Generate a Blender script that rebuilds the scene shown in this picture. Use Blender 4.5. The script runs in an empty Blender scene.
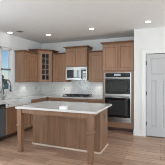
import bpy, bmesh, math, random
from mathutils import Vector, Matrix
random.seed(7)
S = bpy.context.scene
COL = S.collection
R = math.radians
PI = math.pi

# ------------------------------------------------------------------ camera
cam_d = bpy.data.cameras.new('camera')
cam = bpy.data.objects.new('camera', cam_d)
COL.objects.link(cam)
cam.location = (0, 0, 1.46)
cam.rotation_euler = (R(90), 0, R(21.9))
cam_d.sensor_width = 36
cam_d.lens = 194.0 * 36 / 165
cam_d.shift_y = -(82.5 - 79.4) / 165
cam_d.clip_end = 500
S.camera = cam

# ------------------------------------------------------------------ world, light, exposure
S.view_settings.view_transform = 'Standard'
S.view_settings.look = 'None'
S.view_settings.gamma = 1
S.view_settings.use_curve_mapping = False
S.view_settings.exposure = 0.0
S.cycles.filter_width = 1.0

W = bpy.data.worlds.new('sky')
S.world = W
W.use_nodes = True
wn = W.node_tree.nodes
bg = wn['Background']
sky = wn.new('ShaderNodeTexSky')
sky.sky_type = 'NISHITA'
sky.sun_disc = False
sky.sun_elevation = R(38)
sky.sun_rotation = R(200)
sky.ozone_density = 4.5
sky.dust_density = 0.2
sky.air_density = 0.9
W.node_tree.links.new(sky.outputs[0], bg.inputs[0])
bg.inputs[1].default_value = 0.125


def area(name, loc, rot, sx, sy, power, col=(1, 1, 1)):
    d = bpy.data.lights.new(name, 'AREA')
    d.shape = 'RECTANGLE'
    d.size, d.size_y, d.energy, d.color = sx, sy, power, col
    o = bpy.data.objects.new(name, d)
    COL.objects.link(o)
    o.location, o.rotation_euler = loc, rot
    return o


# area lamps added as daylight in guessed windows out of view (right, rear, left)
COOL = (0.83, 0.935, 1)
area('added_daylight_right', (5.14, 4.0, 1.30), (0, R(90), 0), 2.3, 1.8, 145, COOL)
area('added_daylight_rear', (0.6, -4.14, 1.30), (R(90), 0, 0), 5.2, 2.3, 275, COOL)
area('added_daylight_left', (-4.21, 1.6, 1.55), (0, R(-90), 0), 1.5, 1.3, 58, COOL)

def lamp(loc, parent, power):
    d_ = bpy.data.lights.new('downlight_spot', 'SPOT')
    d_.energy = power
    d_.spot_size = R(150)
    d_.spot_blend = 0.9
    d_.shadow_soft_size = 0.06
    d_.color = (1, 0.965, 0.92)
    lo = bpy.data.objects.new('downlight_spot', d_)
    COL.objects.link(lo)
    lo.location = loc
    lo.parent = parent


# ------------------------------------------------------------------ materials
MATS = {}


def srgb(r, g, b):
    f = lambda c: (c / 255 / 12.92) if c <= 10.3 else ((c / 255 + 0.055) / 1.055) ** 2.4
    return (f(r), f(g), f(b), 1)


def mat(name, col, rough=0.5, metal=0.0, spec=0.5, bump=0.0, scale=40, var=0.0, stretch=(1, 1, 1)):
    m = bpy.data.materials.new(name)
    m.use_nodes = True
    nt = m.node_tree
    b = nt.nodes['Principled BSDF']
    b.inputs['Roughness'].default_value = rough
    b.inputs['Metallic'].default_value = metal
    b.inputs['Specular IOR Level'].default_value = spec
    tc = nt.nodes.new('ShaderNodeTexCoord')
    mp = nt.nodes.new('ShaderNodeMapping')
    mp.inputs['Scale'].default_value = stretch
    nz = nt.nodes.new('ShaderNodeTexNoise')
    nz.inputs['Scale'].default_value = scale
    nz.inputs['Detail'].default_value = 4
    nt.links.new(tc.outputs['Object'], mp.inputs[0])
    nt.links.new(mp.outputs[0], nz.inputs['Vector'])
    rp = nt.nodes.new('ShaderNodeMapRange')
    rp.inputs['From Min'].default_value = 0.3
    rp.inputs['From Max'].default_value = 0.7
    rp.inputs['To Min'].default_value = 1 - var
    rp.inputs['To Max'].default_value = 1 + var
    nt.links.new(nz.outputs['Fac'], rp.inputs[0])
    mx = nt.nodes.new('ShaderNodeMix')
    mx.data_type = 'RGBA'
    mx.blend_type = 'MULTIPLY'
    mx.inputs[0].default_value = 1
    mx.inputs[6].default_value = col
    nt.links.new(rp.outputs[0], mx.inputs[7])
    nt.links.new(mx.outputs[2], b.inputs['Base Color'])
    if bump:
        bp = nt.nodes.new('ShaderNodeBump')
        bp.inputs['Strength'].default_value = bump
        bp.inputs['Distance'].default_value = 0.01
        nt.links.new(nz.outputs['Fac'], bp.inputs['Height'])
        nt.links.new(bp.outputs[0], b.inputs['Normal'])
    MATS[name] = m
    return m


WALL = mat('wall_paint', srgb(232, 232, 230), 0.9, var=0.01, scale=6)
CEIL = mat('ceiling_paint', srgb(240, 240, 239), 0.95, var=0.01, scale=5)
TRIM = mat('trim_paint', srgb(232, 232, 230), 0.45, var=0.01)
DOORP = mat('door_paint', srgb(188, 189, 190), 0.5, var=0.01)
WOOD = mat('maple_cabinet', srgb(154, 116, 89), 0.42, var=0.16, scale=3.4, stretch=(6, 6, 0.55))
WOODH = mat('maple_rail', srgb(146, 110, 85), 0.42, var=0.12, scale=7, stretch=(0.6, 6, 6))
CROWN = mat('maple_crown_shaded', srgb(130, 96, 73), 0.45, var=0.1, scale=7, stretch=(0.6, 6, 6))  # cabinet maple darkened, shade of the downward flare put into the colour
WOODI = mat('maple_island_shaded', srgb(127, 94, 71), 0.45, var=0.24, scale=2.6, stretch=(7, 7, 0.5))  # cabinet maple darkened, shade on the island front put into the colour
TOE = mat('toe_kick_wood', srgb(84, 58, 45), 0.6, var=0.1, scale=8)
SHOE = mat('pale_shoe_moulding', srgb(206, 186, 170), 0.5, var=0.06, scale=12)
QUARTZ = mat('white_quartz', srgb(206, 204, 201), 0.12, var=0.03, scale=3.5)
STEEL = mat('stainless_steel', srgb(166, 165, 163), 0.3, metal=1, var=0.05, scale=30, stretch=(0.3, 1, 8))
CHROME = mat('brushed_nickel', srgb(140, 139, 137), 0.25, metal=1, var=0.02)
BLACKG = mat('black_glass', srgb(24, 24, 26), 0.05, spec=0.75, var=0.02)
BLACK = mat('black_enamel', srgb(30, 30, 32), 0.4, var=0.05)
IRON = mat('cast_iron', srgb(34, 34, 36), 0.6, var=0.1)
DWASH = mat('slate_dishwasher', srgb(104, 109, 115), 0.4, metal=0.25, var=0.04)
PORC = mat('white_fireclay', srgb(232, 231, 229), 0.15, var=0.01)
PLATE = mat('white_plastic', srgb(222, 221, 218), 0.4, var=0.01)
GREYP = mat('grey_slot', srgb(120, 118, 115), 0.5, var=0.02)
BRONZE = mat('bronze_plate', srgb(84, 72, 64), 0.45, var=0.05)
HINGE = mat('dark_hinge', srgb(92, 88, 84), 0.4, metal=0.7, var=0.05)
CABIN = mat('cabinet_inside', srgb(70, 50, 40), 0.7, var=0.1)
PAPER = mat('white_card', srgb(240, 240, 240), 0.6, var=0.01)
VENTM = mat('vent_grey', srgb(140, 138, 136), 0.6, var=0.05)
BARK = mat('bark', srgb(86, 70, 56), 0.9, var=0.2, scale=10)
LEAF = mat('leaf_green', srgb(112, 136, 118), 0.8, var=0.35, scale=2.5)
GRASS = mat('lawn', srgb(120, 140, 96), 0.9, var=0.2, scale=1.5)


RAILM = mat('shaded_sash_rail', srgb(120, 122, 124), 0.5, var=0.02)  # rail greyed, its shadowed face put into the colour


def emit(name, col, st):
    m = bpy.data.materials.new(name)
    m.use_nodes = True
    b = m.node_tree.nodes['Principled BSDF']
    b.inputs['Base Color'].default_value = col
    b.inputs['Emission Color'].default_value = col
    b.inputs['Emission Strength'].default_value = st
    return m


LAMP = emit('lamp_diffuser', (1, 0.97, 0.92, 1), 6)
DISPLAY = emit('oven_display', (0.35, 0.4, 0.45, 1), 0.25)


def glass_mat(name, tint, gloss=0.06):
    m = bpy.data.materials.new(name)
    m.use_nodes = True
    nt = m.node_tree
    nt.nodes.clear()
    out = nt.nodes.new('ShaderNodeOutputMaterial')
    tr = nt.nodes.new('ShaderNodeBsdfTransparent')
    tr.inputs[0].default_value = tint
    gl = nt.nodes.new('ShaderNodeBsdfGlossy')
    gl.inputs['Roughness'].default_value = 0.03
    mx = nt.nodes.new('ShaderNodeMixShader')
    mx.inputs[0].default_value = gloss
    nt.links.new(tr.outputs[0], mx.inputs[1])
    nt.links.new(gl.outputs[0], mx.inputs[2])
    nt.links.new(mx.outputs[0], out.inputs[0])
    return m


GLASS = glass_mat('window_glass', (0.97, 0.99, 1, 1))
CGLASS = glass_mat('cabinet_glass', (0.8, 0.82, 0.84, 1), 0.03)


def brick_mat(name, c1, c2, mortar, bw, rh, msize, rough, plane, var=0.08, bump=0.0, offset=0.5, grain=(1, 14, 1), rot=0):
    """planks or tiles; plane picks which two object axes carry the pattern"""
    m = bpy.data.materials.new(name)
    m.use_nodes = True
    nt = m.node_tree
    b = nt.nodes['Principled BSDF']
    b.inputs['Roughness'].default_value = rough
    tc = nt.nodes.new('ShaderNodeTexCoord')
    sp = nt.nodes.new('ShaderNodeSeparateXYZ')
    cb = nt.nodes.new('ShaderNodeCombineXYZ')
    nt.links.new(tc.outputs['Object'], sp.inputs[0])
    nt.links.new(sp.outputs[plane[0]], cb.inputs[0])
    nt.links.new(sp.outputs[plane[1]], cb.inputs[1])
    mp = nt.nodes.new('ShaderNodeMapping')
    mp.inputs['Rotation'].default_value = (0, 0, rot)
    nt.links.new(cb.outputs[0], mp.inputs[0])
    br = nt.nodes.new('ShaderNodeTexBrick')
    br.offset = offset
    br.inputs['Scale'].default_value = 1
    br.inputs['Brick Width'].default_value = bw
    br.inputs['Row Height'].default_value = rh
    br.inputs['Mortar Size'].default_value = msize
    br.inputs['Mortar Smooth'].default_value = 0.2
    br.inputs['Color1'].default_value = c1
    br.inputs['Color2'].default_value = c2
    br.inputs['Mortar'].default_value = mortar
    nt.links.new(mp.outputs[0], br.inputs[0])
    mp2 = nt.nodes.new('ShaderNodeMapping')
    mp2.inputs['Scale'].default_value = grain
    nt.links.new(cb.outputs[0], mp2.inputs[0])
    nz = nt.nodes.new('ShaderNodeTexNoise')
    nz.inputs['Scale'].default_value = 2.2
    nz.inputs['Detail'].default_value = 5
    nt.links.new(mp2.outputs[0], nz.inputs['Vector'])
    rp = nt.nodes.new('ShaderNodeMapRange')
    rp.inputs['From Min'].default_value = 0.3
    rp.inputs['From Max'].default_value = 0.7
    rp.inputs['To Min'].default_value = 1 - var
    rp.inputs['To Max'].default_value = 1 + var
    nt.links.new(nz.outputs['Fac'], rp.inputs[0])
    mx = nt.nodes.new('ShaderNodeMix')
    mx.data_type = 'RGBA'
    mx.blend_type = 'MULTIPLY'
    mx.inputs[0].default_value = 1
    nt.links.new(br.outputs['Color'], mx.inputs[6])
    nt.links.new(rp.outputs[0], mx.inputs[7])
    nt.links.new(mx.outputs[2], b.inputs['Base Color'])
    if bump:
        bp = nt.nodes.new('ShaderNodeBump')
        bp.inputs['Strength'].default_value = bump
        bp.inputs['Distance'].default_value = 0.004
        bp.invert = True
        nt.links.new(br.outputs['Fac'], bp.inputs['Height'])
        nt.links.new(bp.outputs[0], b.inputs['Normal'])
    return m


FLOORM = brick_mat('oak_planks', srgb(188, 156, 134), srgb(152, 121, 101), srgb(104, 80, 67), 1.25, 0.18, 0.004, 0.38, (0, 1), 0.3)
TILE_B = brick_mat('grey_tile_back', srgb(228, 229, 226), srgb(219, 221, 218), srgb(238, 238, 236), 0.3, 0.1, 0.004, 0.16, (0, 2), 0.03, 0.25, grain=(1, 1, 1))
TILE_L = brick_mat('grey_tile_left', srgb(228, 229, 226), srgb(219, 221, 218), srgb(238, 238, 236), 0.3, 0.1, 0.004, 0.16, (1, 2), 0.03, 0.25, grain=(1, 1, 1))
TILE_A = brick_mat('herringbone_tile', srgb(238, 238, 236), srgb(208, 209, 207), srgb(246, 246, 245), 0.15, 0.05, 0.006, 0.14, (0, 2), 0.05, 0.3, grain=(1, 1, 1), rot=R(45))


# ------------------------------------------------------------------ mesh helpers
class MB:
    def __init__(self):
        self.bm = bmesh.new()

    def box(self, x0, x1, y0, y1, z0, z1, bev=0.0):
        r = bmesh.ops.create_cube(self.bm, size=1)
        vs = r['verts']
        for v in vs:
            v.co = Vector(((x0 + x1) / 2 + v.co.x * (x1 - x0), (y0 + y1) / 2 + v.co.y * (y1 - y0), (z0 + z1) / 2 + v.co.z * (z1 - z0)))
        if bev:
            es = list({e for v in vs for e in v.link_edges})
            bmesh.ops.bevel(self.bm, geom=es, offset=bev, segments=2, affect='EDGES', profile=0.7)
        return self

    def loft(self, loops, closed=True, caps=True):
        rings = [[self.bm.verts.new(p) for p in lp] for lp in loops]
        n = len(rings[0])
        for a, b in zip(rings, rings[1:]):
            for i in range(n):
                self.bm.faces.new((a[i], a[(i + 1) % n], b[(i + 1) % n], b[i]))
        if caps == 'end':
            self.bm.faces.new(rings[-1])
        elif caps:
            self.bm.faces.new(rings[0][::-1])
            self.bm.faces.new(rings[-1])
        return self

    def prism(self, poly, z0, z1):
        return self.loft([[(x, y, z0) for x, y in poly], [(x, y, z1) for x, y in poly]])

    def square(self, cx, cy, prof):
        """stack of square sections: (half width, z)"""
        return self.loft([[(cx - h, cy - h, z), (cx + h, cy - h, z), (cx + h, cy + h, z), (cx - h, cy + h, z)] for h, z in prof])

    def lathe(self, cx, cy, prof, n=20):
        return self.loft([[(cx + r * math.cos(2 * PI * i / n), cy + r * math.sin(2 * PI * i / n), z) for i in range(n)] for r, z in prof])

    def tube(self, pts, r, n=10):
        pts = [Vector(p) for p in pts]
        rs = r if isinstance(r, (list, tuple)) else [r] * len(pts)
        loops = []
        up = None
        for i, p in enumerate(pts):
            t = (pts[min(i + 1, len(pts) - 1)] - pts[max(i - 1, 0)]).normalized()
            if up is None:
                up = Vector((0, 0, 1)) if abs(t.z) < 0.9 else Vector((0, 1, 0))
            a = t.cross(up).normalized()
            b = a.cross(t).normalized()
            up = b
            loops.append([p + (a * math.cos(2 * PI * k / n) + b * math.sin(2 * PI * k / n)) * rs[i] for k in range(n)])
        return self.loft(loops)

    def build(self, name, m, parent=None, smooth=False):
        bmesh.ops.recalc_face_normals(self.bm, faces=self.bm.faces)
        me = bpy.data.meshes.new(name)
        self.bm.to_mesh(me)
        self.bm.free()
        me.materials.append(m)
        if smooth:
            for p in me.polygons:
                p.use_smooth = True
        o = bpy.data.objects.new(name, me)
        COL.objects.link(o)
        if parent:
            o.parent = parent
        return o


def tag(o, label, cat, group=None, kind=None):
    o['label'] = label
    o['category'] = cat
    if group:
        o['group'] = group
    if kind:
        o['kind'] = kind
    return o


def thing(name, loc, rz, label, cat, group=None):
    o = bpy.data.objects.new(name, None)
    COL.objects.link(o)
    o.location = loc
    o.rotation_euler = (0, 0, rz)
    o.empty_display_size = 0.05
    return tag(o, label, cat, group)


def struct(o, label, cat):
    return tag(o, label, cat, kind='structure')


# ------------------------------------------------------------------ room shell
XL, YB, CH = -4.07, 6.08, 2.77
XR, YR = 5.0, -4.0
YD = 5.22            # face of the wall with the white door
XE = -0.645          # its left end, beside the oven tower

struct(MB().box(XL - 0.15, XR + 0.15, YR - 0.15, YB + 0.15, -0.1, 0).build('floor', FLOORM), 'light brown wood plank floor running across the kitchen', 'floor')
struct(MB().box(XL - 0.15, XR + 0.15, YR - 0.15, YB + 0.15, CH, CH + 0.1).build('ceiling', CEIL), 'flat pale grey ceiling with recessed lights', 'ceiling')
struct(MB().box(XL - 0.15, XE + 0.1, YB, YB + 0.15, 0, CH).build('wall_back', WALL), 'white wall behind the range and upper cabinets', 'wall')

# left wall with the sink window and, nearer, the opening of an added, unseen window
WY0, WY1, WZ0, WZ1 = 3.30, 4.57, 1.09, 2.37
lw = MB()
lw.box(XL - 0.15, XL, WY1, YB, 0, CH)
lw.box(XL - 0.15, XL, WY0, WY1, 0, WZ0)
lw.box(XL - 0.15, XL, WY0, WY1, WZ1, CH)
lw.box(XL - 0.15, XL, 2.3, WY0, 0, CH)
lw.box(XL - 0.15, XL, YR, 0.95, 0, CH)
lw.box(XL - 0.15, XL, 0.95, 2.3, 0, 0.8)
lw.box(XL - 0.15, XL, 0.95, 2.3, 2.3, CH)
struct(lw.build('wall_left', WALL), 'white wall holding the sink window', 'wall')

# wall with the door (a closet front standing forward of the back wall)
DX0, DX1, DZ1 = -0.335, 0.285, 2.10
dw = MB()
dw.box(XE, DX0 - 0.02, YD, YB, 0, CH)
dw.box(DX1 + 0.02, XR, YD, YB, 0, CH)
dw.box(DX0 - 0.02, DX1 + 0.02, YD, YB, DZ1 + 0.015, CH)
dw.box(DX0 - 0.02, DX1 + 0.02, YD + 0.12, YB, 0, DZ1 + 0.015)
struct(dw.build('wall_right', WALL), 'white wall with the panelled door at right', 'wall')
rw = MB()
rw.box(XL, -2.0, YR - 0.15, YR, 0, CH)
rw.box(3.2, XR, YR - 0.15, YR, 0, CH)
rw.box(-2.0, 3.2, YR - 0.15, YR, 2.45, CH)
rw.box(-2.0, 3.2, YR - 0.15, YR, 0, 0.15)
struct(rw.build('wall_rear', WALL), 'white wall behind the viewer', 'wall')
sw = MB()
sw.box(XR, XR + 0.15, YR, 3.0, 0, CH)
sw.box(XR, XR + 0.15, 5.0, YD, 0, CH)
sw.box(XR, XR + 0.15, 3.0, 5.0, 2.45, CH)
sw.box(XR, XR + 0.15, 3.0, 5.0, 0, 0.15)
struct(sw.build('wall_side', WALL), 'white wall of the living side', 'wall')
# frames of guessed openings out of view, added to bring in daylight
f = MB()
for k in range(5):
    f.box(-2.0 + k * 1.29, -1.96 + k * 1.29, YR - 0.1, YR - 0.04, 0.15, 2.45)
f.box(-2.0, 3.2, YR - 0.095, YR - 0.045, 1.28, 1.32)
struct(f.build('added_window_2', TRIM), 'added unseen wide white framed glazing behind the viewer', 'window')
f = MB()
for k in range(3):
    f.box(XR + 0.04, XR + 0.1, 3.0 + k * 0.98, 3.04 + k * 0.98, 0.15, 2.45)
struct(f.build('added_window_3', TRIM), 'added unseen white framed glazing on the right side', 'window')
f = MB()
for k in range(3):
    f.box(XL - 0.1, XL - 0.04, 0.95 + k * 0.655, 0.99 + k * 0.655, 0.8, 2.3)
f.box(XL - 0.095, XL - 0.045, 0.95, 2.3, 1.53, 1.57)
struct(f.build('added_window_4', TRIM), 'added unseen white framed window further along the left wall', 'window')

# door slab: one wide panel over two tall ones
d = MB()
fy, py = YD + 0.008, YD + 0.024
d.box(DX0, DX1, py, YD + 0.05, 0.02, DZ1)
st = 0.1
xm = (DX0 + DX1) / 2
for a, b, z0, z1 in ((DX0, DX0 + st, 0.02, DZ1), (DX1 - st, DX1, 0.02, DZ1), (DX0 + st, DX1 - st, 2.005, DZ1), (DX0 + st, DX1 - st, 1.43, 1.565), (DX0 + st, DX1 - st, 0.02, 0.25), (xm - 0.07, xm + 0.07, 0.25, 1.43)):
    d.box(a, b, fy, py, z0, z1)
for a, b, z0, z1 in ((DX0 + st, DX1 - st, 1.565, 2.005), (DX0 + st, xm - 0.07, 0.25, 1.43), (xm + 0.07, DX1 - st, 0.25, 1.43)):
    q = lambda i, yy: [(a + i, yy, z0 + i), (b - i, yy, z0 + i), (b - i, yy, z1 - i), (a + i, yy, z1 - i)]
    d.loft([q(0, fy), q(0.014, py - 0.001), q(0.026, py - 0.001), q(0.038, fy + 0.004)], caps='end')
door = struct(d.build('door_1', DOORP), 'pale grey panelled door with dark hinges on the right wall', 'door')
for z in (1.88, 1.10, 0.33):
    h = MB()
    h.tube([(DX0 - 0.006, YD + 0.002, z - 0.05), (DX0 - 0.006, YD + 0.002, z + 0.05)], 0.009, 8)
    h.box(DX0 - 0.018, DX0 + 0.012, YD + 0.004, YD + 0.014, z - 0.045, z + 0.045)
    h.build('hinge', HINGE, door)
c = MB()
cw = 0.1
c.box(DX0 - 0.015 - cw, DX0 - 0.015, YD - 0.02, YD, 0, DZ1 + 0.015, 0.003)
c.box(DX1 + 0.015, DX1 + 0.015 + cw, YD - 0.02, YD, 0, DZ1 + 0.015, 0.003)
c.box(DX0 - 0.015 - cw, DX1 + 0.015 + cw, YD - 0.022, YD, DZ1 + 0.015, DZ1 + 0.125, 0.003)
c.box(DX0 - 0.03 - cw, DX1 + 0.03 + cw, YD - 0.034, YD, DZ1 + 0.125, DZ1 + 0.15, 0.003)
struct(c.build('trim_1', TRIM), 'white casing around the panelled door', 'trim')
b = MB()
b.box(XE - 0.012, DX0 - 0.016 - cw, YD - 0.014, YD, 0, 0.12, 0.002)
b.box(XE - 0.012, DX0 - 0.016 - cw, YD - 0.009, YD, 0.12, 0.145, 0.002)
b.box(XE - 0.012, DX0 - 0.016 - cw, YD - 0.026, YD - 0.014, 0, 0.018)
struct(b.build('baseboard_right', TRIM), 'white baseboard left of the door', 'baseboard')

# sink window: two sashes side by side, each double hung
w = MB()
for y0, y1 in ((WY0, WY0 + 0.04), (WY1 - 0.04, WY1), (4.115, 4.17)):
    w.box(XL - 0.11, XL - 0.05, y0, y1, WZ0, WZ1)
w.box(XL - 0.11, XL - 0.05, WY0, WY1, WZ1 - 0.04, WZ1)
w.box(XL - 0.11, XL - 0.05, WY0, WY1, WZ0, WZ0 + 0.03)
win = struct(w.build('window_1', TRIM), 'white double hung window over the sink', 'window')
for y0, y1 in ((WY0 + 0.04, 4.115), (4.17, WY1 - 0.04)):
    f = MB()
    t = 0.04
    zm = 1.745
    f.box(XL - 0.1, XL - 0.07, y0, y0 + t, zm, WZ1 - 0.04)
    f.box(XL - 0.1, XL - 0.07, y1 - t, y1, zm, WZ1 - 0.04)
    f.box(XL - 0.1, XL - 0.07, y0, y1, WZ1 - 0.08, WZ1 - 0.04)
    sa = f.build('upper_sash', TRIM, win)
    MB().box(XL - 0.088, XL - 0.083, y0 + t, y1 - t, zm + 0.025, WZ1 - 0.08).build('glass_pane', GLASS, sa)
    MB().box(XL - 0.1, XL - 0.045, y0 - 0.01, y1 + 0.01, zm - 0.022, zm + 0.025).build('meeting_rail', RAILM, win)['label'] = 'meeting rail greyed for shade'
    f = MB()
    f.box(XL - 0.085, XL - 0.055, y0, y0 + t, WZ0 + 0.03, zm - 0.02)
    f.box(XL - 0.085, XL - 0.055, y1 - t, y1, WZ0 + 0.03, zm - 0.02)
    f.box(XL - 0.085, XL - 0.055, y0, y1, WZ0 + 0.03, WZ0 + 0.09)
    sb = f.build('lower_sash', TRIM, win)
    MB().box(XL - 0.072, XL - 0.067, y0 + t, y1 - t, WZ0 + 0.09, zm - 0.02).build('glass_pane', GLASS, sb)
struct(MB().box(XL - 0.05, XL + 0.02, WY0 - 0.03, WY1 + 0.01, WZ0 - 0.02, WZ0, 0.003).build('trim_2', TRIM), 'white stool under the sink window', 'trim')

# ------------------------------------------------------------------ outside
struct(MB().box(-80, XL - 0.16, -30, 80, -0.6, -0.5).build('ground', GRASS), 'lawn outside the window', 'ground')


def tree(x, y, h, w, label):
    t = thing('tree', (x, y, -0.5), 0, label, 'tree', 'trees beyond the window')
    MB().tube([(0, 0, 0), (0.05, 0, h * 0.3), (0, 0.05, h * 0.6)], [0.16, 0.12, 0.06], 8).build('trunk', BARK, t)
    m = MB()
    for k in range(26):
        a, q = random.uniform(0, 2 * PI), random.random() ** 0.5
        z = random.uniform(0.28, 0.95)
        rr = w * q * math.sin(PI * min(1, (z - 0.1) / 0.95)) * 0.8
        r = bmesh.ops.create_icosphere(m.bm, subdivisions=2, radius=w * random.uniform(0.28, 0.45))
        for v in r['verts']:
            v.co = v.co * random.uniform(0.82, 1.12) + Vector((rr * math.cos(a), rr * math.sin(a), h * z))
    m.build('crown', LEAF, t)


tree(-26.0, 23.6, 2.5, 1.7, 'rounded green tree seen through the right end of the sink window')
tree(-33.0, 24.2, 3.3, 1.8, 'green tree farther left through the sink window')
tree(-27.5, 27.2, 2.7, 1.6, 'low green tree behind the others outside the window')

# ------------------------------------------------------------------ cabinet builders (local: front at y=0 facing -y, x along the width, z up)


def shaker(x0, x1, z0, z1, y=0.0, t=0.024, fr=0.06, rec=0.016):
    """framed door leaf: flat rails, an inner edge sloping in to a recessed flat panel"""
    m = MB()
    q = lambda i, yy: [(x0 + i, yy, z0 + i), (x1 - i, yy, z0 + i), (x1 - i, yy, z1 - i), (x0 + i, yy, z1 - i)]
    m.loft([q(0, y), q(0, y - t + 0.003), q(0.003, y - t), q(fr, y - t), q(fr + 0.012, y - t + rec)])
    return m


def crown(poly, out, z0, z1):
    """flared cove crown; out = the polygon at its full projection"""
    m = MB()
    mix = lambda f: [(a[0] * (1 - f) + b[0] * f, a[1] * (1 - f) + b[1] * f) for a, b in zip(poly, out)]
    h = z1 - z0
    m.loft([[(x, y, z0 + h * k) for x, y in mix(f)] for f, k in ((0.12, 0.0), (0.12, 0.16), (0.22, 0.34), (0.45, 0.52), (0.8, 0.64), (1.0, 0.68), (1.0, 1.0))])
    return m


def upper(loc, rz, w, dep, z0, z1, zc, nd, label, left=0.0, right=0.0, group='wall cabinets', puck=None):
    t = thing('wall_cabinet', (loc[0], loc[1], z0), rz, label, 'cabinet', group)
    h = z1 - z0
    m = MB()
    m.box(0, w, 0.0, dep, 0, h)
    if nd == 2:
        MB().box(w / 2 - 0.0055, w / 2 + 0.0055, -0.006, -0.0005, 0.022, h - 0.03).build('gap_shade', CABIN, t)  # dark strip painting the shade between the two doors
    m.box(0, 0.035, -0.003, 0, 0, h)
    m.box(w - 0.035, w, -0.003, 0, 0, h)
    m.build('body', WOOD, t)
    g = 0.024
    dwid = (w - 2 * g - (nd - 1) * 0.012) / nd
    for k in range(nd):
        x0 = g + k * (dwid + 0.012)
        shaker(x0, x0 + dwid, 0.022, h - 0.03, -0.003).build('door', WOOD, t)
    if puck is not None:
        pk = MB().lathe(puck, 0.14, [(0.03, -0.0003), (0.03, -0.002), (0.0, -0.0025)], 16).build('puck_light', LAMP, t)
        lamp((puck, 0.14, -0.02), t, 3)
    o = 0.06
    crown([(0, dep), (0, -0.004), (w, -0.004), (w, dep)], [(-left * o, dep), (-left * o, -0.004 - o), (w + right * o, -0.004 - o), (w + right * o, dep)], h, zc - z0).build('crown_moulding', CROWN, t)
    return t


def base(loc, rz, w, dep, rows, label, name='base_cabinet', zt=0.875, group='base cabinets', ncol=1):
    """rows: list of (kind, z0, z1)"""
    t = thing(name, (loc[0], loc[1], 0), rz, label, 'cabinet', group)
    MB().box(0, w, 0, dep, 0.105, zt).build('body', WOOD, t)
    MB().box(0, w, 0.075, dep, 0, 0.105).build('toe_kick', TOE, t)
    g = 0.02
    for kind, z0, z1, n in rows:
        wd = (w - 2 * g - (n - 1) * 0.006) / n
        for k in range(n):
            x0 = g + k * (wd + 0.006)
            if kind == 'door':
                shaker(x0, x0 + wd, z0, z1).build('door', WOOD, t)
            else:
                shaker(x0, x0 + wd, z0, z1, fr=0.035).build('drawer_front', WOODH, t)
    return t


RZL = R(90)          # cabinets along the left wall face +x

# wall cabinets
LA, DA, LB, DB = 0.74, 0.37, 0.665, 0.385  # corner cabinet: leg and side depth on the left wall, then on the back wall
upper((XL + 0.33, 4.655), RZL, 5.335 - 4.655, 0.325, 1.375, 2.275, 2.325, 1, 'brown wall cabinet left of the corner, beside the sink window', left=0.6, puck=0.40)
xs0 = XL + LB + 0.005
upper((xs0, YB - 0.33), 0, -2.855 - xs0, 0.325, 1.375, 2.30, 2.345, 1, 'brown wall cabinet between the glass corner cabinet and the microwave', puck=0.38)
upper((-2.85, YB - 0.45), 0, 0.735, 0.445, 1.865, 2.445, 2.505, 2, 'taller two door cabinet over the microwave', left=1, right=1)
upper((-2.11, YB - 0.33), 0, 0.545, 0.325, 1.375, 2.295, 2.345, 1, 'brown single door wall cabinet between microwave and oven tower', puck=0.28)

# diagonal corner cabinet
z0, z1, zc = 1.375, 2.395, 2.455
t = thing('corner_cabinet', (XL, YB, z0), 0, 'tall diagonal corner cabinet with a divided glass door', 'cabinet', 'wall cabinets')
pl = [(0.004, -LA), (DA, -LA), (LB, -DB), (LB, -0.004), (0.004, -0.004)]
h = z1 - z0
m = MB()
m.box(0.004, DA, -LA, -LA + 0.018, 0, h)
m.box(LB - 0.018, LB, -DB, -0.004, 0, h)
m.box(0.004, 0.012, -LA, -0.004, 0, h)
m.box(0.004, LB, -0.012, -0.004, 0, h)
for za, zb in ((0, 0.02), (h - 0.02, h)):
    m.prism(pl, za, zb)
m.build('body', WOOD, t)
inn = [(0.012, -LA + 0.018), (DA - 0.005, -LA + 0.018), (LB - 0.018, -DB + 0.005), (LB - 0.018, -0.012), (0.012, -0.012)]
for zz in (0.22, 0.42, 0.62, 0.81):
    MB().prism(inn, zz, zz + 0.016).build('shelf', CABIN, t)
m = MB()
m.box(0.012, 0.016, -LA + 0.02, -0.016, 0.02, h - 0.02)
m.box(0.016, LB - 0.02, -0.016, -0.012, 0.02, h - 0.02)
m.build('inner_lining', CABIN, t)
# the diagonal face, built straight then turned 45 degrees
L = math.hypot(LB - DA, LA - DB)
M = Matrix.Translation((DA, -LA, 0)) @ Matrix.Rotation(math.atan2(LA - DB, LB - DA), 4, 'Z')


def turned(mb, name, mt, par):
    for v in mb.bm.verts:
        v.co = M @ v.co
    return mb.build(name, mt, par)


m = MB()
m.box(0, 0.05, -0.002, 0.018, 0, h)
m.box(L - 0.05, L, -0.002, 0.018, 0, h)
m.box(0.05, L - 0.05, -0.002, 0.018, 0, 0.035)
m.box(0.05, L - 0.05, -0.002, 0.018, h - 0.04, h)
turned(m, 'face_frame', WOOD, t)
a, bb, c0, c1 = 0.03, L - 0.03, 0.02, h - 0.028
fw = 0.088
m = MB()
m.box(a, a + fw, -0.022, -0.002, c0, c1, 0.0015)
m.box(bb - fw, bb, -0.022, -0.002, c0, c1, 0.0015)
m.box(a + fw, bb - fw, -0.022, -0.002, c0, c0 + 0.06, 0.0015)
m.box(a + fw, bb - fw, -0.022, -0.002, c1 - 0.06, c1, 0.0015)
dr = turned(m, 'door', WOOD, t)
m = MB()
xm = (a + bb) / 2
m.box(xm - 0.009, xm + 0.009, -0.02, -0.006, c0 + 0.06, c1 - 0.06)
for k in range(1, 5):
    zz = c0 + 0.06 + (c1 - c0 - 0.12) * k / 5
    m.box(a + fw, bb - fw, -0.0195, -0.0065, zz - 0.009, zz + 0.009)
turned(m, 'muntin_grid', WOOD, dr)
turned(MB().box(a + fw, bb - fw, -0.014, -0.011, c0 + 0.06, c1 - 0.06), 'glass_pane', CGLASS, dr)
o = 0.06
out = [(0.004, -LA - o), (DA + o * 0.41, -LA - o), (LB + o, -DB - o * 0.41), (LB + o, -0.004), (0.004, -0.004)]
crown(pl, out, h, zc - z0).build('crown_moulding', CROWN, t)

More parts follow.
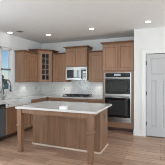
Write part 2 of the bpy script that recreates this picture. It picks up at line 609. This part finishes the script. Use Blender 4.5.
# ------------------------------------------------------------------ base cabinets
XC = XL + 0.61       # face of the left run
YF = YB - 0.61       # face of the back run
base((XC, 3.625), RZL, 0.945, 0.605, [('door', 0.125, 0.76, 2)], 'sink base cabinet under the white apron sink', zt=0.775)
base((XC, 4.575), RZL, 5.44 - 4.575, 0.605, [('drawer', 0.72, 0.86, 1), ('door', 0.125, 0.705, 2)], 'base cabinet right of the apron sink on the left wall')
# corner and back run
tb = base((-3.42, YF), 0, 0.485, 0.605, [('drawer', 0.72, 0.86, 1), ('door', 0.125, 0.705, 1)], 'base cabinet in the corner, left of the cooktop')
base((-2.93, YF), 0, 0.895, 0.605, [('drawer', 0.72, 0.86, 1), ('drawer', 0.42, 0.705, 1), ('drawer', 0.125, 0.405, 1)], 'wide drawer base cabinet under the cooktop')
base((-2.03, YF), 0, 0.47, 0.605, [('drawer', 0.72, 0.86, 1), ('door', 0.125, 0.705, 1)], 'base cabinet between the cooktop and the oven tower')
# dishwasher
t = thing('dishwasher', (XC, 3.015, 0), RZL, 'dark slate dishwasher left of the apron sink at the frame edge', 'dishwasher')
MB().box(0.004, 0.6, 0.01, 0.57, 0.1, 0.872).build('body', BLACK, t)
MB().box(0.004, 0.6, -0.022, 0.008, 0.12, 0.775, 0.004).build('door', DWASH, t)
MB().box(0.004, 0.6, -0.022, 0.008, 0.78, 0.87, 0.004).build('control_strip', BLACK, t)
hd = MB()
hd.tube([(0.06, -0.05, 0.80), (0.54, -0.05, 0.80)], 0.011)
for x in (0.08, 0.52):
    hd.tube([(x, -0.05, 0.80), (x, -0.018, 0.80)], 0.008)
hd.build('handle', STEEL, t, True)
MB().box(0.004, 0.6, 0.07, 0.55, 0.0, 0.1).build('toe_kick', BLACK, t)

# counter, one continuous L around the sink
ct = MB()
CZ0, CZ1 = 0.876, 0.915
xo, yo = XL + 0.635, YB - 0.635
SY0, SY1 = 3.67, 4.52
ct.box(XL + 0.002, xo, 2.98, SY0, CZ0, CZ1, 0.003)
ct.box(XL + 0.002, XL + 0.13, SY0, SY1, CZ0, CZ1)
ct.box(XL + 0.002, xo, SY1, YB - 0.002, CZ0, CZ1, 0.003)
ct.box(xo - 0.006, -1.562, yo, YB - 0.002, CZ0, CZ1, 0.003)
tag(ct.build('countertop', QUARTZ), 'white quartz worktop running along the left and back walls', 'countertop')

# apron sink
t = thing('apron_sink', (XL, SY0, 0.78), 0, 'white apron front sink set in the left worktop under the window', 'sink')
L2 = SY1 - SY0
sk = MB()
x0, x1 = 0.134, 0.66
sk.box(x0, x1, 0.004, 0.03, 0.0, 0.118)
sk.box(x0, x1, L2 - 0.03, L2 - 0.004, 0.0, 0.118)
sk.box(x0, x0 + 0.025, 0.03, L2 - 0.03, 0.0, 0.118)
sk.box(x0 + 0.025, x1 - 0.03, 0.03, L2 - 0.03, 0.0, 0.02)
sk.build('basin', PORC, t)
MB().box(x1 - 0.03, x1, -0.045, L2 + 0.045, 0.0, 0.092, 0.006).build('apron', PORC, t)
MB().lathe(0.40, L2 / 2, [(0.045, 0.02), (0.045, 0.024), (0.03, 0.022)], 16).build('drain', CHROME, t, True)

# faucet: spring gooseneck
fx, fyy = XL + 0.085, 4.115
t = thing('faucet', (fx, fyy, 0.915), 0, 'tall brushed gooseneck faucet behind the apron sink', 'faucet')
MB().lathe(0, 0, [(0.032, 0), (0.032, 0.012), (0.024, 0.02), (0.022, 0.1), (0.019, 0.115), (0.017, 0.2)], 18).build('base', CHROME, t, True)
pts = [(0, 0, 0.19), (0, 0, 0.36)]
rad = 0.125
for k in range(0, 13):
    an = PI - PI * k / 12
    pts.append((rad + rad * math.cos(an), 0, 0.405 + rad * math.sin(an)))
pts.append((2 * rad, 0, 0.36))
MB().tube(pts, 0.017, 10).build('spout', CHROME, t, True)
MB().lathe(2 * rad, 0, [(0.017, 0.365), (0.021, 0.35), (0.021, 0.27), (0.025, 0.25), (0.022, 0.235)], 14).build('spray_head', HINGE, t, True)
MB().tube([(0, 0.02, 0.07), (0, 0.05, 0.075), (0.01, 0.10, 0.10)], [0.012, 0.009, 0.007], 8).build('lever', CHROME, t, True)

# backsplash
s = MB()
s.box(XL + 0.001, XL + 0.011, WY1 + 0.012, YB, CZ1, 1.375)
s.box(XL + 0.001, XL + 0.011, 2.98, WY1 + 0.012, CZ1, WZ0 - 0.022)
struct(s.build('trim_3', TILE_L), 'glossy pale grey tile backsplash on the left wall', 'backsplash')
s = MB()
s.box(XL + 0.011, -2.885, YB - 0.011, YB - 0.001, CZ1, 1.375)
s.box(-2.08, -1.562, YB - 0.011, YB - 0.001, CZ1, 1.375)
struct(s.build('trim_4', TILE_B), 'glossy pale grey tile backsplash on the back wall', 'backsplash')
struct(MB().box(-2.885, -2.08, YB - 0.012, YB - 0.001, CZ1, 1.45).build('trim_5', TILE_A), 'patterned accent tile behind the cooktop', 'backsplash')

# ------------------------------------------------------------------ oven tower and its ovens
TX0, TX1, TY = -1.555, -0.66, YB - 0.635
tw = TX1 - TX0
t = thing('oven_tower_cabinet', (TX0, TY, 0), 0, 'tall brown cabinet holding the built in double oven', 'cabinet')
OX0, OX1, OZ0, OZ1 = 0.05, 0.815, 0.255, 1.655
m = MB()
m.box(0, 0.02, 0.004, 0.63, 0.1, 2.465)
m.box(tw - 0.02, tw, 0.004, 0.63, 0.1, 2.465)
m.box(0.02, tw - 0.02, 0.004, 0.63, OZ1 + 0.02, 2.465)
m.box(0.02, tw - 0.02, 0.004, 0.63, 0.1, OZ0 - 0.02)
m.box(0.02, tw - 0.02, 0.6, 0.63, OZ0 - 0.02, OZ1 + 0.02)
m.build('body', WOOD, t)
m = MB()
m.box(0, OX0, -0.004, 0.02, 0.1, 2.465)
m.box(OX1, tw, -0.004, 0.02, 0.1, 2.465)
m.box(OX0, OX1, -0.004, 0.02, OZ1, 1.735)
m.box(OX0, OX1, -0.004, 0.02, 2.43, 2.465)
m.build('face_frame', WOODH, t)
g = 0.022
dwid = (tw - 2 * g - 0.012) / 2
for k in range(2):
    x0 = g + k * (dwid + 0.012)
    shaker(x0, x0 + dwid, 1.722, 2.44, -0.004, fr=0.062).build('door', WOOD, t)
MB().box(tw / 2 - 0.0055, tw / 2 + 0.0055, -0.007, 0.003, 1.73, 2.43).build('gap_shade', CABIN, t)  # dark strip in place of the shade between the tower doors
MB().box(OX0, OX1, -0.006, 0.02, 0.1, OZ0, 0.002).build('bottom_panel', WOODH, t)
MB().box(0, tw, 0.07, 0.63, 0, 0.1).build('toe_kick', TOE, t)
crown([(0, 0.63), (0, -0.004), (tw, -0.004), (tw, 0.63)], [(-0.06, 0.63), (-0.06, -0.064), (tw + 0.0, -0.064), (tw + 0.0, 0.63)], 2.465, 2.525).build('crown_moulding', CROWN, t)

t = thing('double_oven', (TX0 + OX0, TY, OZ0), 0, 'stainless and black glass double wall oven in the tall cabinet', 'oven')
ow, oh = OX1 - OX0, OZ1 - OZ0
ow -= 0.004
MB().box(0.012, ow - 0.012, 0.0, 0.56, 0.01, oh - 0.01).build('body', BLACK, t)
m = MB()
for a, b in ((0.002, 0.028), (ow - 0.028, ow)):
    m.box(a, b, -0.012, -0.001, 0.002, oh - 0.002)
m.box(0.028, ow - 0.028, -0.012, -0.001, oh - 0.018, oh - 0.002)
m.build('side_trim', STEEL, t)
cp = MB().box(0.028, ow - 0.028, -0.016, -0.001, 1.275, oh - 0.018, 0.002).build('control_panel', BLACKG, t)
MB().box(ow / 2 - 0.09, ow / 2 + 0.09, -0.0175, -0.0155, 1.305, 1.36).build('display', DISPLAY, cp)


def oven_door(z0, z1, top, bot):
    dm = MB()
    dm.box(0.03, ow - 0.03, -0.03, -0.002, z1 - top, z1, 0.002)
    dm.box(0.03, ow - 0.03, -0.029, -0.02, z0 + 0.0001, z1 - 0.0001)
    dm.box(0.03, ow - 0.03, -0.03, -0.002, z0, z0 + bot, 0.002)
    dd = dm.build('oven_door', STEEL, t)
    MB().box(0.03, ow - 0.03, -0.032, -0.002, z0 + bot, z1 - top, 0.002).build('glass_front', BLACKG, dd)
    wi = MB()
    wi.box(0.11, ow - 0.11, -0.0335, -0.0322, z0 + bot + 0.07, z1 - top - 0.06)
    wi.build('viewing_window', OVENW, dd)
    hb = MB()
    hz = z1 - top / 2
    hb.tube([(0.045, -0.075, hz), (ow - 0.045, -0.075, hz)], 0.013, 10)
    for x in (0.08, ow - 0.08):
        hb.tube([(x, -0.075, hz), (x, -0.028, hz)], 0.009, 8)
    hb.build('handle', STEEL, dd, True)


OVENW = mat('oven_window', srgb(52, 53, 55), 0.07, spec=0.6, var=0.02)
oven_door(0.735, 1.268, 0.055, 0.06)
oven_door(0.06, 0.728, 0.045, 0.075)
MB().box(0.03, ow - 0.03, -0.014, -0.001, 0.004, 0.052, 0.002).build('lower_vent', STEEL, t)

# ------------------------------------------------------------------ microwave over the cooktop
t = thing('microwave', (-2.848, YB - 0.43, 1.44), 0, 'stainless microwave hanging under the taller cabinet above the cooktop', 'microwave')
mw, mh = 0.731, 0.42
MB().box(0, mw, 0.0, 0.41, 0.0, mh, 0.004).build('body', STEEL, t)
MB().box(0.004, mw - 0.004, -0.022, -0.001, mh - 0.05, mh - 0.003, 0.003).build('vent_grille', STEEL, t)
dm = MB()
dx1 = 0.575
dm.box(0.004, 0.05, -0.03, -0.001, 0.005, mh - 0.055)
dm.box(dx1 - 0.03, dx1, -0.03, -0.001, 0.005, mh - 0.055)
dm.box(0.05, dx1 - 0.03, -0.03, -0.001, 0.005, 0.07)
dm.box(0.05, dx1 - 0.03, -0.03, -0.001, mh - 0.095, mh - 0.055)
dd = dm.build('door', STEEL, t)
MB().box(0.05, dx1 - 0.03, -0.031, -0.003, 0.07, mh - 0.095).build('window', BLACKG, dd)
hb = MB()
hb.tube([(dx1 - 0.012, -0.065, 0.04), (dx1 - 0.012, -0.065, mh - 0.09)], 0.012, 10)
for z in (0.06, mh - 0.11):
    hb.tube([(dx1 - 0.012, -0.065, z), (dx1 - 0.012, -0.028, z)], 0.008, 8)
hb.build('handle', HINGE, dd, True)
cp = MB().box(dx1 + 0.006, mw - 0.004, -0.028, -0.001, 0.005, mh - 0.055, 0.002).build('control_panel', STEEL, t)
kp = MB()
for r_ in range(4):
    for c_ in range(3):
        kp.box(dx1 + 0.03 + c_ * 0.037, dx1 + 0.058 + c_ * 0.037, -0.0295, -0.0275, 0.05 + r_ * 0.045, 0.08 + r_ * 0.045)
kp.build('keypad', GREYP, cp)
MB().box(dx1 + 0.025, mw - 0.025, -0.0295, -0.0275, 0.27, 0.33).build('display', BLACKG, cp)

# ------------------------------------------------------------------ cooktop
t = thing('cooktop', (-2.48, YB - 0.34, CZ1), 0, 'black gas cooktop with iron grates set in the back worktop', 'cooktop')
MB().box(-0.415, 0.415, -0.25, 0.25, 0, 0.014, 0.004).build('tray', BLACK, t)
for i, cx in enumerate((-0.28, 0, 0.28)):
    gm = MB()
    a, b = cx - 0.132, cx + 0.132
    for x in (a, b - 0.012):
        gm.box(x, x + 0.012, -0.2, 0.235, 0.04, 0.055)
    for y in (-0.2, 0.012, 0.223):
        gm.box(a, b, y, y + 0.012, 0.0401, 0.0549)
    gm.box(cx - 0.006, cx + 0.006, -0.2, 0.235, 0.0402, 0.0548)
    for x in (a, b - 0.012):
        for y in (-0.2, 0.223):
            gm.box(x, x + 0.012, y, y + 0.012, 0.013, 0.041)
    gm.build('grate', IRON, t)
    for y in ((-0.1, 0.13) if i != 1 else (0.02,)):
        MB().lathe(cx, y, [(0.05, 0.014), (0.05, 0.022), (0.034, 0.024), (0.032, 0.034), (0.0, 0.036)], 16).build('burner', IRON, t, True)
for k in range(5):
    MB().lathe(-0.16 + k * 0.08, -0.225, [(0.017, 0.013), (0.015, 0.035), (0.0, 0.036)], 12).build('knob', CHROME, t, True)

# ------------------------------------------------------------------ island
IX0, IX1, IY0, IY1 = -2.705, -1.0, 3.10, 4.26
PX0, PX1, PY0, PY1 = -2.69, -1.10, 3.67, 4.235
t = thing('kitchen_island', ((PX0 + PX1) / 2, (PY0 + PY1) / 2, 0), 0, 'brown wooden kitchen island with overhang carried on two front legs', 'island')
ox, oy = t.location.x, t.location.y


def ib(m, name, mt, par=t, smooth=False):
    for v in m.bm.verts:
        v.co -= Vector((ox, oy, 0))
    return m.build(name, mt, par, smooth)


ib(MB().box(PX0 + 0.012, PX1 - 0.012, PY0 + 0.012, PY1, 0.0, 0.876), 'body', WOODI)
mid = (PX0 + PX1) / 2
ib(MB().box(PX0, mid - 0.002, PY0, PY0 + 0.012, 0, 0.876), 'back_panel', WOODI)
ib(MB().box(mid + 0.002, PX1, PY0, PY0 + 0.012, 0, 0.876), 'back_panel', WOODI)
ib(MB().box(mid - 0.012, mid + 0.012, PY0 - 0.004, PY0, 0.03, 0.79), 'seam_strip', WOODI)
ib(MB().box(PX0, PX0 + 0.09, PY0 - 0.008, PY0, 0.0, 0.79), 'corner_stile', WOODI)
ib(MB().box(PX1 - 0.012, PX1, PY0 + 0.012, PY1, 0, 0.876), 'end_panel', WOODI)
ib(MB().box(PX0, PX0 + 0.012, PY0 + 0.012, PY1, 0, 0.876), 'end_panel', WOODI)
LX0, LX1, LY = -2.615, -1.12, 3.165
for lx in (LX0, LX1):
    h_ = 0.05
    m = MB()
    m.square(lx, LY, [(h_, 0.876), (h_, 0.565), (h_ - 0.004, 0.562), (h_ - 0.004, 0.525), (h_, 0.522), (0.048, 0.50), (0.044, 0.12), (0.039, 0.10), (0.045, 0.095), (0.045, 0.05), (0.036, 0.0)])
    lg = ib(m, 'leg', WOODI)
    m = MB()
    m.square(lx, LY, [(h_, 0.52), (h_ + 0.013, 0.53), (h_ + 0.013, 0.55), (h_, 0.562)])
    ib(m, 'collar', WOODI, lg)
m = MB().box(LX0 + 0.0495, LX1 - 0.0495, LY - 0.035, LY - 0.012, 0.79, 0.876)
ib(m, 'apron_rail', WOODI)
for lx in (LX0, LX1):
    m = MB().box(lx - 0.012, lx + 0.012, LY + 0.0495, PY0 - 0.0005, 0.79, 0.876)
    ib(m, 'apron_rail', WOODI)
m = MB()
m.box(PX0 - 0.014, PX1 + 0.014, PY0 - 0.024, PY0 - 0.009, 0, 0.03)
m.box(PX1 + 0.0005, PX1 + 0.014, PY0 - 0.009, PY1, 0, 0.03)
ib(m, 'shoe_moulding', SHOE)['label'] = 'pale shoe moulding'
oyc = 3.965
m = MB().box(PX1 + 0.0005, PX1 + 0.007, oyc - 0.036, oyc + 0.036, 0.62, 0.735, 0.002)
ol = ib(m, 'outlet_plate', BRONZE)
ol['label'] = 'dark outlet plate'
for z in (0.64, 0.69):
    ib(MB().box(PX1 + 0.0065, PX1 + 0.008, oyc - 0.016, oyc + 0.016, z, z + 0.028), 'socket', BLACK, ol)
tag(MB().box(IX0, IX1, IY0, IY1, 0.8765, 0.915, 0.004).build('island_countertop', QUARTZ), 'large white quartz slab on top of the wooden island', 'countertop')

# small white box on the island
t = thing('gift_box', (-1.655, 3.19, 0.9155), R(4), 'small white lidded box lying on the island near its front edge', 'box')
MB().box(-0.062, 0.062, -0.052, 0.052, 0, 0.034, 0.003).build('body', PAPER, t)
MB().box(-0.065, 0.065, -0.055, 0.055, 0.0345, 0.05, 0.003).build('lid', PAPER, t)

# ------------------------------------------------------------------ ceiling fittings


# bare spots added for more downlight, unseen above the frame
for x, y in ((-3.0, 2.2), (-1.0, 2.2), (1.2, 2.2), (-1.0, -0.4), (1.2, -0.4)):
    lamp((x, y, CH - 0.02), None, 21)
LABS = ['round recessed ceiling light near the window, leftmost', 'round recessed ceiling light above the glass corner cabinet',
        'round recessed ceiling light in front of the microwave cabinet', 'round recessed ceiling light above the panelled door']
for (x, y), lb in zip(((-3.90, 4.27), (-3.05, 4.90), (-1.65, 4.73), (-0.26, 4.63)), LABS):
    t = thing('recessed_light', (x, y, CH), 0, lb, 'ceiling light', 'recessed ceiling lights')
    MB().lathe(0, 0, [(0.062, -0.0005), (0.062, -0.006), (0.085, -0.006), (0.09, -0.0005)], 28).build('trim_ring', TRIM, t, True)
    MB().lathe(0, 0, [(0.061, -0.003), (0.061, -0.007), (0.0, -0.008)], 28).build('diffuser', LAMP, t)
    lamp((0, 0, -0.02), t, 0.8 if x < -3.5 else 3 if x > -1 else 13)
t = thing('ceiling_vent', (-3.55, 4.27, CH), 0, 'small dark slotted vent in the ceiling right of the leftmost light', 'vent')
m = MB()
for a, b, c_, e in ((-0.075, 0.075, -0.075, -0.06), (-0.075, 0.075, 0.06, 0.075), (-0.075, -0.06, -0.06, 0.06), (0.06, 0.075, -0.06, 0.06)):
    m.box(a, b, c_, e, -0.008, -0.0005)
m.build('frame', VENTM, t)
m = MB()
for k in range(6):
    m.box(-0.06, 0.06, -0.056 + k * 0.02, -0.044 + k * 0.02, -0.0075, -0.001)
m.build('slats', GREYP, t)
tag(MB().lathe(-3.04, 4.2, [(0.03, CH - 0.0005), (0.03, CH - 0.006), (0.012, CH - 0.01), (0.012, CH - 0.018), (0.0, CH - 0.019)], 18).build('fire_sprinkler', PLATE, smooth=True), 'tiny white fire sprinkler in the ceiling between vent and corner light', 'sprinkler')


# ------------------------------------------------------------------ outlets on the tile
def plate(name, loc, rz, w, label, switch=False):
    t = thing(name, loc, rz, label, 'outlet' if not switch else 'switch')
    MB().box(-w / 2, w / 2, -0.005, 0, -0.058, 0.058, 0.0015).build('cover_plate', PLATE, t)
    n = 2 if switch else 1
    for k in range(n):
        cx = (k - (n - 1) / 2) * 0.046
        if switch:
            MB().box(cx - 0.016, cx + 0.016, -0.008, -0.005, -0.033, 0.033, 0.001).build('rocker', PLATE, t)
        else:
            for z in (-0.032, 0.008):
                MB().box(cx - 0.016, cx + 0.016, -0.0065, -0.005, z, z + 0.026).build('socket', GREYP, t)


plate('light_switch', (XL + 0.0113, 4.80, 1.2), RZL, 0.116, 'white double switch plate on tile right of the window', True)
plate('wall_outlet', (XL + 0.0113, 5.72, 1.15), RZL, 0.072, 'white outlet on the left wall tile below the corner cabinet')
plate('wall_outlet', (-3.12, YB - 0.0113, 1.13), 0, 0.072, 'white outlet on the back wall tile left of the cooktop')
